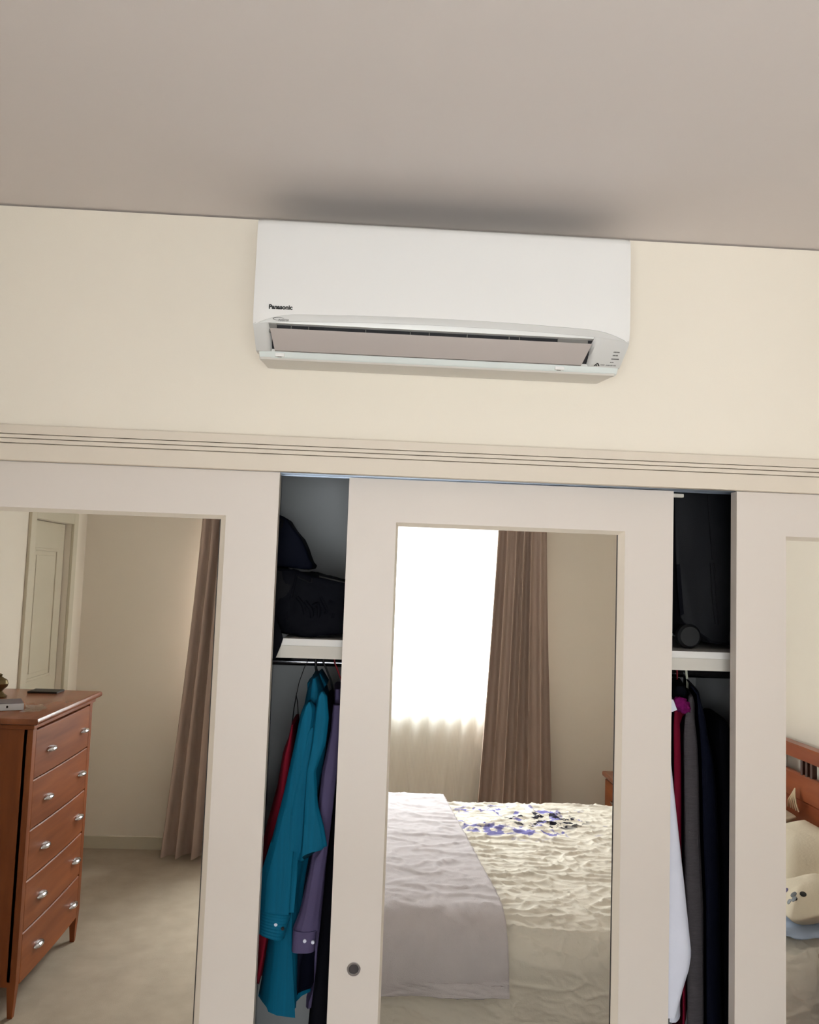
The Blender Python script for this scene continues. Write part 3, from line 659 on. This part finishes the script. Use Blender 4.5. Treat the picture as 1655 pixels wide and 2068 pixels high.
def strap(px, Y, r=.003, name='strap', material='blackbag', parent=du): MB().curve([atY(a, b, Y) for a, b in px], r, 8).build(name, material, parent, True)
strap([(600, 1158), (592, 1190), (584, 1222), (578, 1250)], BY - .004, .004)
strap([(598, 1163), (612, 1170), (628, 1176), (631, 1168)], BY - .004, .0022, 'zip_pull', 'greybag')
for k_ in range(5):                                   # soft folds of the slumped cloth
    strap([(600 + 16 * k_, 1206 + 9 * (k_ % 3)), (612 + 16 * k_, 1222 + 9 * (k_ % 2)), (616 + 14 * k_, 1240 + 8 * (k_ % 3))], BY + .0045, .006, 'fold')
strap([(645, 1164), (670, 1170), (700, 1177)], BY - .002, .0025, 'zip', 'rubber')
# loose flap of the duffel that hangs over the end of the shelf
fl = pxpoly([(530, 1225), (556, 1240), (568, 1275), (572, 1289), (567, 1305), (556, 1331), (540, 1331), (528, 1300)], 2.198)
MB().prism(fl, 2.194, 2.203, 'Y', .002).build('hanging_flap', 'blackbag', du)
nb = thing('bag', 'navy pointed nylon bag leaning on top of the black duffel', 'bag', (-.22, 2.4, 1.78))
npoly = pxpoly([(520, 1060), (549, 1040), (566, 1044), (578, 1051), (592, 1072), (606, 1090), (616, 1112), (626, 1138), (632, 1146), (629, 1152), (616, 1155), (560, 1148), (520, 1142)], 2.27)
npoly = [(max(a, -.31), b + .007) for a, b in npoly]
soft(npoly, 2.27, 2.46, .010, 'body', 'navybag', nb, .003, 2)
MB().tube([atY(a, b, 2.268) for a, b in ((566, 1048), (571, 1053), (570, 1062), (565, 1066))], .003, 8).build('loop', 'greybag', nb, True)
# suitcase standing on the shelf
sc = thing('suitcase', 'black upright suitcase with caster wheel on the wardrobe shelf', 'suitcase', (.97, 2.4, zs))
sp = pxpoly([(1360, 960), (1480, 960), (1500, 1000), (1500, 1290), (1480, 1304), (1440, 1300), (1412, 1280), (1382, 1262), (1372, 1245), (1368, 1200), (1364, 1140), (1362, 1060)], 2.30)
sp = [(min(a, 1.15), b) for a, b in sp]
sp = [(a, max(b, zs + .012)) for a, b in sp]
soft(sp, 2.30, 2.58, .014, 'shell', 'suit', sc, .002, 1)
wc = atY(1388, 1263, 2.315); wr = .034
MB().lathe((wc.x, 2.29, zs + wr), [(.006, 0), (wr * .8, 0), (wr, .006), (wr, .026), (wr * .8, .032), (.006, .032)], 'Y', 28).build('caster_wheel', 'rubber', sc, True)
MB().lathe((1.06, 2.29, zs + wr), [(.006, 0), (wr * .8, 0), (wr, .006), (wr, .026), (wr * .8, .032), (.006, .032)], 'Y', 28).build('caster_wheel', 'rubber', sc, True)
for pts in ([(1430, 1000), (1436, 1080), (1440, 1130)], [(1436, 1137), (1439, 1200), (1446, 1260)], [(1443, 1137), (1447, 1200), (1452, 1262)]):
    MB().tube([atY(a, b, 2.297) for a, b in pts], .0022, 6).build('seam_piping', 'greybag', sc, True)
MB().prism(pxpoly([(1366, 1140), (1373, 1140), (1381, 1240), (1374, 1244), (1369, 1200)], 2.296), 2.292, 2.30, 'Y', .001).build('corner_guard', 'blackbag', sc)

# ------------------------------------------------------------------ curtains and sheer
def curtain(name, label, x0t, x1t, x0b, x1b, y, z1, z0, n, amp, material, nu=160, nv=40, seed=0, cat='curtain', group=None):
    t = thing(name, label, cat, ((x0b + x1b) / 2, y, z0))
    ph = [random.uniform(-.6, .6) for _ in range(n * 2 + 2)]
    def fn(u, v):
        z = z1 + (z0 - z1) * v; k = v ** 1.3; a = x0t + (x0b - x0t) * k; b = x1t + (x1b - x1t) * k
        uu = u + .012 * math.sin(9 * u + 3 * v + seed)
        q = uu * n * 2 * math.pi
        A = amp * (.45 + .55 * v) * (1 + .35 * math.sin(q / 3.1 + seed))
        w = math.sin(q + .5 * math.sin(2.3 * v + ph[int(min(n, max(0, uu * n)))]))
        w = math.copysign(abs(w) ** .7, w)
        return (a + (b - a) * u + .25 * A * math.cos(q * 1.0 + 1.2), y + A * w + .006 * noise.noise(Vector((u * 20, v * 3, seed))), z)
    mb = MB().grid(fn, nu, nv); mb.build('cloth', material, t, True, 180)
    return t
c1 = curtain('curtain', 'brown pleated curtain at the window end near the far bedside table', .845, 1.16, .72, 1.24, -1.045, 2.33, .03, 6, .046, 'curtain', seed=1.0)
c2 = curtain('curtain', 'brown pleated curtain at the window end near the panel door', -1.07, -.70, -1.21, -.66, -1.03, 2.33, .012, 6, .046, 'curtain', seed=4.0)
for cc, x0, x1 in ((c1, .845, 1.16), (c2, -1.07, -.70)):
    MB().bbox(x0, x1, -1.075, -1.02, 2.27, 2.34, .01).build('heading_tape', 'curtain', cc)
curtain('sheer_curtain', 'white sheer voile curtain hanging across the bright window', -1.0, .90, -1.0, .80, -1.125, 2.32, .03, 17, .012, 'sheer', 340, 24, 2.0, 'sheer curtain')
cr_ = thing('curtain_rod', 'slim white curtain track above the window', 'curtain track', (0, -1.08, 2.345))
MB().bbox(-1.25, 1.3, -1.07, -1.03, 2.345, 2.365, .004).build('track', 'pvc', cr_)
MB().bbox(-1.25, 1.3, -1.14, -1.11, 2.345, 2.365, .004).build('track', 'pvc', cr_)
for x in (-1.1, 0, 1.15): MB().box(x - .012, x + .012, YB, -1.03, 2.365, 2.372).build('bracket', 'pvc', cr_)

# ------------------------------------------------------------------ bed
BX0, BX1, BY0, BY1, BZ = -.02, 2.03, -.02, 1.50, .60
bed = thing('bed', 'cherry wood bed with slatted headboard against the wall', 'bed', ((BX0 + BX1) / 2, (BY0 + BY1) / 2, 0))
MB().bbox(BX0 + .03, BX1, BY0 + .02, BY0 + .05, .22, .36, .006).build('side_rail', 'hwood', bed)
MB().bbox(BX0 + .03, BX1, BY1 - .05, BY1 - .02, .22, .36, .006).build('side_rail', 'hwood', bed)
MB().bbox(BX0 + .03, BX0 + .06, BY0 + .05, BY1 - .05, .22, .36, .006).build('foot_rail', 'hwood', bed)
for x, y in ((BX0 + .04, BY0 + .03), (BX0 + .04, BY1 - .1), (BX1 - .1, BY0 + .03), (BX1 - .1, BY1 - .1)):
    MB().bbox(x, x + .06, y, y + .06, 0, .22, .006).build('leg', 'dwood', bed)
for k in range(9):
    x = .12 + k * .22; MB().bbox(x, x + .08, BY0 + .05, BY1 - .05, .33, .35, .003).build('slat', 'hwood', bed)
HX = 2.055
for y in (BY0 - .02, BY1 - .04): MB().bbox(HX, HX + .06, y, y + .06, 0, 1.02, .008).build('headboard_post', 'hwood', bed)
def hb(zlo, zhi, x0, x1, name, curve=.0):
    rings = []
    for k in range(31):
        t = k / 30; y = BY0 - .03 + (BY1 - BY0 + .06) * t; c_ = curve * (1 - (2 * t - 1) ** 2)
        xb = -.02 * (1 - (2 * t - 1) ** 2)
        rings.append([(x0 + xb, y, zlo + c_), (x0 + xb, y, zhi + c_ - .008), (x0 + xb + .008, y, zhi + c_), (x1 + xb - .008, y, zhi + c_), (x1 + xb, y, zhi + c_ - .008), (x1 + xb, y, zlo + c_)])
    MB().loft(rings).build(name, 'hwood', bed, True, 40)
hb(.985, 1.045, HX - .006, HX + .062, 'top_rail', .018)
hb(.80, .915, HX + .01, HX + .045, 'middle_rail', .015)
hb(.36, .80, HX + .02, HX + .038, 'headboard_panel', .012)
for g in (.12, .46, 1.02, 1.36):
    for k in range(3):
        y = g + (k - 1) * .042
        MB().bbox(HX - .002, HX + .022, y - .010, y + .010, .90, 1.01, .003).build('spindle', 'spindle', bed)
tag(MB().bbox(BX0 + .02, BX1 - .01, BY0 + .01, BY1 - .045, .362, BZ - .024, .085).build('mattress', 'mattress'), 'pale mattress resting on the cherry wood bed frame', 'mattress')
def draped(x0, x1, ya, zb0, zb1, lift, wr, seed, nu, nv, foot=True, xe=lambda v: 0.0):
    """cloth over the bed: v runs from the far edge across the top and down the side that faces the wardrobe"""
    top = BY1 - ya; R_ = .13; L = top - R_ + R_ * math.pi / 2 + (BZ - zb0)
    def fn(u, v):
        s = v * L; x = x0 + (x1 - x0) * u + xe(v) * u
        if s < top - R_: y, z, n = ya + s, BZ + lift, Vector((0, 0, 1))
        elif s < top - R_ + R_ * math.pi / 2:
            a = (s - top + R_) / R_; y, z, n = BY1 - R_ + (R_ + lift) * math.sin(a), BZ - R_ + (R_ + lift) * math.cos(a), Vector((0, math.sin(a), math.cos(a)))
        else:
            q = s - (top - R_ + R_ * math.pi / 2); y, z, n = BY1 + lift + .015 * math.sin(q * 5), BZ - R_ - q * (BZ - R_ - zb0) / max(.01, BZ - zb0), Vector((0, 1, 0))
            f_ = min(1, q / .2); y += f_ * .010 * math.sin(x * 13 + seed) + f_ * .006 * math.sin(x * 29 + 2 * seed)
        # wrinkles
        p = Vector((x * 3.4 + s * .8, s * 6.4 - x * 1.1, seed))
        rg = 1 - abs(noise.noise(p * 1.7 + Vector((noise.noise(p * 1.2), 0, 0)) * 1.4)) * 2
        rg2 = 1 - abs(noise.noise(p * 4.6 + Vector((7, 3, noise.noise(p * 2) * 1.2)))) * 2
        h = wr * (max(0, rg) ** 3 * 1.1 + max(0, rg2) ** 4 * .6 + .6 * noise.noise(p * .9)) * (1 if z > BZ - .06 else .45)
        q = n * h; e = 0
        if foot: e = max(0, 1 - (x - x0) / .05) ** 2 * .04
        return (x, y + q.y, z + q.z - e * n.z)
    return fn
mb = MB().grid(draped(BX0 - .01, BX1 - .04, BY0 - .03, .14, .14, .012, .010, 3.0, 0, 0), 360, 320)
tag(mb.build('duvet', 'duvet', None, True, 180), 'cream wrinkled duvet with violet and black flowers covering the bed', 'duvet')
mb = MB().grid(draped(BX0 - .012, .435, BY0 - .035, .425, .425, .044, .006, 9.0, 0, 0, xe=lambda v: .075 * min(1, v / .75)), 70, 170)
th = mb.build('throw_blanket', 'throw', None, True, 180)
tag(th, 'lilac grey throw blanket folded over the foot of the bed', 'blanket')
sm = th.modifiers.new('thickness', 'SOLIDIFY'); sm.thickness = .008; sm.offset = 1
# far side of the duvet that hangs toward the window
def pillow(name, label, c, size, rot, material, seed=0.0, group=None):
    bm = bmesh.new(); bmesh.ops.create_uvsphere(bm, u_segments=40, v_segments=24, radius=1)
    R_ = Matrix.Rotation(rot[2], 3, 'Z') @ Matrix.Rotation(rot[1], 3, 'Y') @ Matrix.Rotation(rot[0], 3, 'X')
    for v in bm.verts:
        x, y, z = v.co
        def sp_(t, e): return math.copysign(abs(t) ** e, t)
        rr = math.hypot(x, y) + 1e-9; k = max(abs(x), abs(y)) / rr
        X, Y = x / max(k, .72) * .86, y / max(k, .72) * .86
        edge = max(0, 1 - (rr) ** 3.0)
        Z = sp_(z, .8) * (.25 + .75 * edge)
        Z += .05 * noise.noise(Vector((X * 3, Y * 3, seed)))
        v.co = R_ @ Vector((X * size[0] / 2, Y * size[1] / 2, Z * size[2] / 2)) + Vector(c)
    return tag(MB().bm(bm).build(name, material, None, True, 180), label, 'pillow', group)
pillow('pillow', 'cream pillow on the bed side facing the wardrobe', (1.79, .90, .716), (.46, .66, .20), (0, -.20, .02), 'pillow', 1.0)
pillow('pillow', 'cream pillow on the bed side facing the window', (1.79, .27, .716), (.46, .56, .20), (0, -.20, -.02), 'pillow', 2.0)
# floral cushion with violet flower and black leaves, folded blue cloth
cu1 = thing('cushion', 'small cream cushion with violet flower and black leaf print', 'cushion', (1.57, 1.36, .65))
o = pillow('cover', 'x', (1.575, 1.365, .718), (.28, .30, .13), (0, -.25, .10), 'pillow', 3.0)
for k in ('label', 'category'): del o[k]
o.parent = cu1; o.matrix_parent_inverse = cu1.matrix_world.inverted(); o.location = (-1.57, -1.36, -.65)
ct_ = BVHTree.FromPolygons([v.co.copy() for v in o.data.vertices], [tuple(p.vertices) for p in o.data.polygons])
for dx, dy, r_, mt in ((0, 0, .012, 'navy'), (.014, .008, .010, 'purple'), (-.012, .010, .010, 'purple'), (.002, -.015, .010, 'purple'), (.02, .062, .012, 'ink'), (.034, .078, .011, 'ink'), (.010, .080, .011, 'ink'), (-.006, .066, .010, 'ink')):
    h, n_, _, _ = ct_.ray_cast(Vector((1.2, 1.350 + dy, .80 + dx)), Vector((1, 0, -.25)).normalized())
    if h is None: continue
    n_ = n_ if n_.x < 0 or n_.z > 0 else -n_
    u_ = n_.orthogonal().normalized(); w_ = n_.cross(u_)
    MB().loft([[h + n_ * k + (u_ * math.cos(a) + w_ * math.sin(a)) * r_ * q for a in np.linspace(0, 2 * math.pi, 10, endpoint=False)] for k, q in ((-.004, 1), (.0008, 1), (.0014, .5))]).build('printed_flower', mt, cu1, True)
bm = bmesh.new(); bmesh.ops.create_uvsphere(bm, u_segments=36, v_segments=18, radius=1)
for v in bm.verts:
    n = v.co.copy(); k = 1 + .22 * noise.noise(n * 2.3)
    v.co = Vector((1.50 + n.x * .12 * k, 1.395 + n.y * .09 * k, .638 + n.z * .020 * k + .005 * noise.noise(n * 5)))
tag(MB().bm(bm).build('folded_cloth', 'blue', None, True, 180), 'light blue crumpled cloth lying beside the floral cushion', 'cloth')
ts = thing('tassel', 'cream cord tassel hanging on the headboard', 'tassel', (2.02, .405, .78))
for k in range(5):
    a = (k - 2) * .012
    MB().tube([(2.030, .405, .86), (2.022, .405 + a * .6, .83), (2.016, .405 + a * 1.4, .80), (2.022, .405 + a * 2.0, .765)], .0035, 6).build('cord', 'tassel', ts, True)

# ------------------------------------------------------------------ bedside tables
def nightstand(loc, label):
    t = thing('bedside_table', label, 'bedside table', loc); x, y, z = loc; w, d, h = .46, .60, .62
    T = lambda mb, n, m_, p=t, s_=False: mb.build(n, m_, p, s_)
    T(MB().bbox(x - d / 2 - .015, x + d / 2, y - w / 2 - .015, y + w / 2 + .015, h - .028, h, .009), 'top', 'wood2')
    T(MB().bbox(x - d / 2 + .01, x + d / 2 - .005, y - w / 2 + .005, y + w / 2 - .005, .16, h - .028, .004), 'body', 'dwood')
    for sx in (-1, 1):
        for sy in (-1, 1):
            cx, cy = x + sx * (d / 2 - .028), y + sy * (w / 2 - .022)
            T(MB().prism([(cx - .02, cy - .02), (cx + .02, cy - .02), (cx + .02, cy + .02), (cx - .02, cy + .02)], 0, .20, 'Z'), 'leg', 'dwood')
    for k in range(2):
        z0 = .18 + k * .205; dr = MB().bbox(x - d / 2 - .004, x - d / 2 + .014, y - w / 2 + .02, y + w / 2 - .02, z0, z0 + .195, .005).build('drawer', 'wood', t)
        MB().tube([(x - d / 2 - .003, y - .04, z0 + .1), (x - d / 2 - .02, y - .032, z0 + .1), (x - d / 2 - .024, y, z0 + .1), (x - d / 2 - .02, y + .032, z0 + .1), (x - d / 2 - .003, y + .04, z0 + .1)], .005, 8).build('handle', 'chrome', dr, True)
    return t
nightstand((1.815, 1.79, 0), 'cherry wood bedside table between the bed and the wardrobe')
nightstand((1.815, -.59, 0), 'cherry wood bedside table between the bed and the window wall')

# ------------------------------------------------------------------ chest of drawers
DX = -1.32; DYa, DYb = .105, .815; DH = 1.165
ch = thing('chest_of_drawers', 'cherry wood chest of five drawers with silver cup handles', 'chest of drawers', (-1.58, (DYa + DYb) / 2, 0))
top = MB().loft([[(XL + .012, DYa - .045 + e, z), (DX + .03 - e, DYa - .045 + e, z), (DX + .03 - e, DYb + .035 - e, z), (XL + .012, DYb + .035 - e, z)] for e, z in ((.014, DH - .03), (.003, DH - .024), (0, DH - .014), (.004, DH - .003), (.010, DH))])
top.build('top', 'wood2', ch, True, 40)
MB().bbox(XL + .02, DX + .008, DYa - .02, DYb + .012, DH - .048, DH - .03, .004).build('cornice', 'wood', ch)
for y0, y1 in ((DYa, DYa + .03), (DYb - .03, DYb)):
    MB().bbox(XL + .03, DX - .02, y0, y1, .12, DH - .048, .003).build('side_panel', 'dwood', ch)
MB().box(XL + .03, XL + .04, DYa + .03, DYb - .03, .12, DH - .05).build('back_panel', 'dwood', ch)
MB().box(XL + .04, DX - .022, DYa + .03, DYb - .03, .12, .14).build('bottom_panel', 'dwood', ch)
for sx, xx in ((0, XL + .03), (1, DX - .035)):
    for yy in (DYa, DYb - .035):
        tp = .008
        MB().loft([[(xx + tp * k, yy + tp * k, z), (xx + .035 - tp * k, yy + tp * k, z), (xx + .035 - tp * k, yy + .035 - tp * k, z), (xx + tp * k, yy + .035 - tp * k, z)] for k, z in ((1, 0), (0, .14), (0, DH - .05 if sx else .16))]).build('leg', 'dwood', ch)
dz0, dz1 = .112, DH - .058; dh = (dz1 - dz0) / 5
for k in range(5):
    z0 = dz0 + k * dh; rings = []
    for q in range(17):
        t = q / 16; y = DYa + .038 + (DYb - DYa - .076) * t; bow = .006 * (1 - (2 * t - 1) ** 2)
        rings.append([(DX - .03, y, z0 + .003), (DX - .004 + bow, y, z0 + .003), (DX + bow, y, z0 + .007), (DX + bow, y, z0 + dh - .005), (DX - .004 + bow, y, z0 + dh - .001), (DX - .03, y, z0 + dh - .001)])
    dr = MB().loft(rings).build('drawer', 'wood', ch, True, 30)
    for yy in (.225, .625):
        zz = z0 + dh * .47; xb = DX + .004; rings = []
        for q in range(9):                                             # half-shell cup pull
            a = math.pi * q / 8; rr = .004 + .020 * math.sin(a); y = yy - .042 * math.cos(a)
            rings.append([(xb + rr * math.cos(b), y, zz + .6 * rr * math.sin(b)) for b in np.linspace(-.35, math.pi / 2 + .3, 8)] + [(xb + (rr - .0025) * math.cos(b), y, zz + .6 * (rr - .0025) * math.sin(b)) for b in np.linspace(math.pi / 2 + .3, -.35, 8)])
        MB().loft(rings).build('handle', 'chrome', dr, True, 60)
# things on the chest
bx = thing('box', 'small dark violet and white card box on the chest of drawers', 'box', (-1.48, .66, DH))
MB().prism([(-1.60, .60), (-1.485, .545), (-1.425, .665), (-1.54, .72)], DH + .001, DH + .030, 'Z', .002).build('carton', 'violetbox', bx)
a_, b_ = Vector((-1.4235, .6665, 0)), Vector((-1.5385, .7220, 0)); n_ = Vector((.434, .90, 0)) * .0012
MB().loft([[(p.x, p.y, z) for p in (a_, b_, b_ + n_, a_ + n_)] for z in (DH + .002, DH + .029)]).build('white_end', 'phonebox', bx)
q = (a_ + b_) / 2 + n_ * 1.2
MB().lathe((q.x, q.y, DH + .017), [(.005, -.001), (.005, .001), (.001, .0012)], 'Y', 14).build('dot', 'ink', bx)
def film_fn(u, v):
    y_ = .555 + .19 * v
    return (min(-1.419, -1.474 + .5 * (y_ - .545)) + .003 + .085 * u, y_, DH + .004 + .012 * abs(noise.noise(Vector((u * 3, v * 3, 2)))) + .006 * u * v)
tag(MB().grid(film_fn, 20, 20).build('plastic_packet', 'film', None, True, 20), 'clear crinkled plastic packet beside the small card box', 'packet')
orn = thing('ornament', 'antique brass ornament standing on the chest of drawers', 'ornament', (-1.67, .34, DH))
MB().lathe((-1.67, .34, DH), [(.034, 0), (.036, .006), (.024, .014), (.014, .026), (.018, .034), (.034, .048), (.038, .062), (.032, .078), (.016, .088), (.008, .094), (.012, .102), (.001, .108)], 'Z', 24).build('turned_body', 'brass', orn, True)
tag(MB().bbox(-1.60, -1.46, .10, .20, DH, DH + .009, .003).build('tablet', 'rubber'), 'flat dark tablet lying at the far end of the chest of drawers', 'tablet')
# slipper on the carpet
sl = thing('slipper', 'dark brown slipper on the carpet near the foot of the bed', 'slipper', (-.60, .50, 0))
def foot(s_, z): return [(-.60 + .045 * s_ * math.cos(a) * (1 + .15 * math.sin(a)), .46 + .125 * s_ * math.sin(a), z) for a in np.linspace(0, 2 * math.pi, 24, endpoint=False)]
MB().loft([foot(.94, 0), foot(1, .006), foot(1, .014), foot(.93, .018)]).build('sole', 'rubber', sl, True, 40)
def up_fn(u, v):
    y = .455 + .11 * v; wv_ = .043 * math.sqrt(max(0.02, 1 - ((y - .46) / .128) ** 2)); a = math.pi * u
    return (-.60 + wv_ * math.cos(a), y, .016 + .05 * math.sin(a) * (1 - .45 * v))
MB().grid(up_fn, 16, 10).build('upper', 'spindle', sl, True, 60)
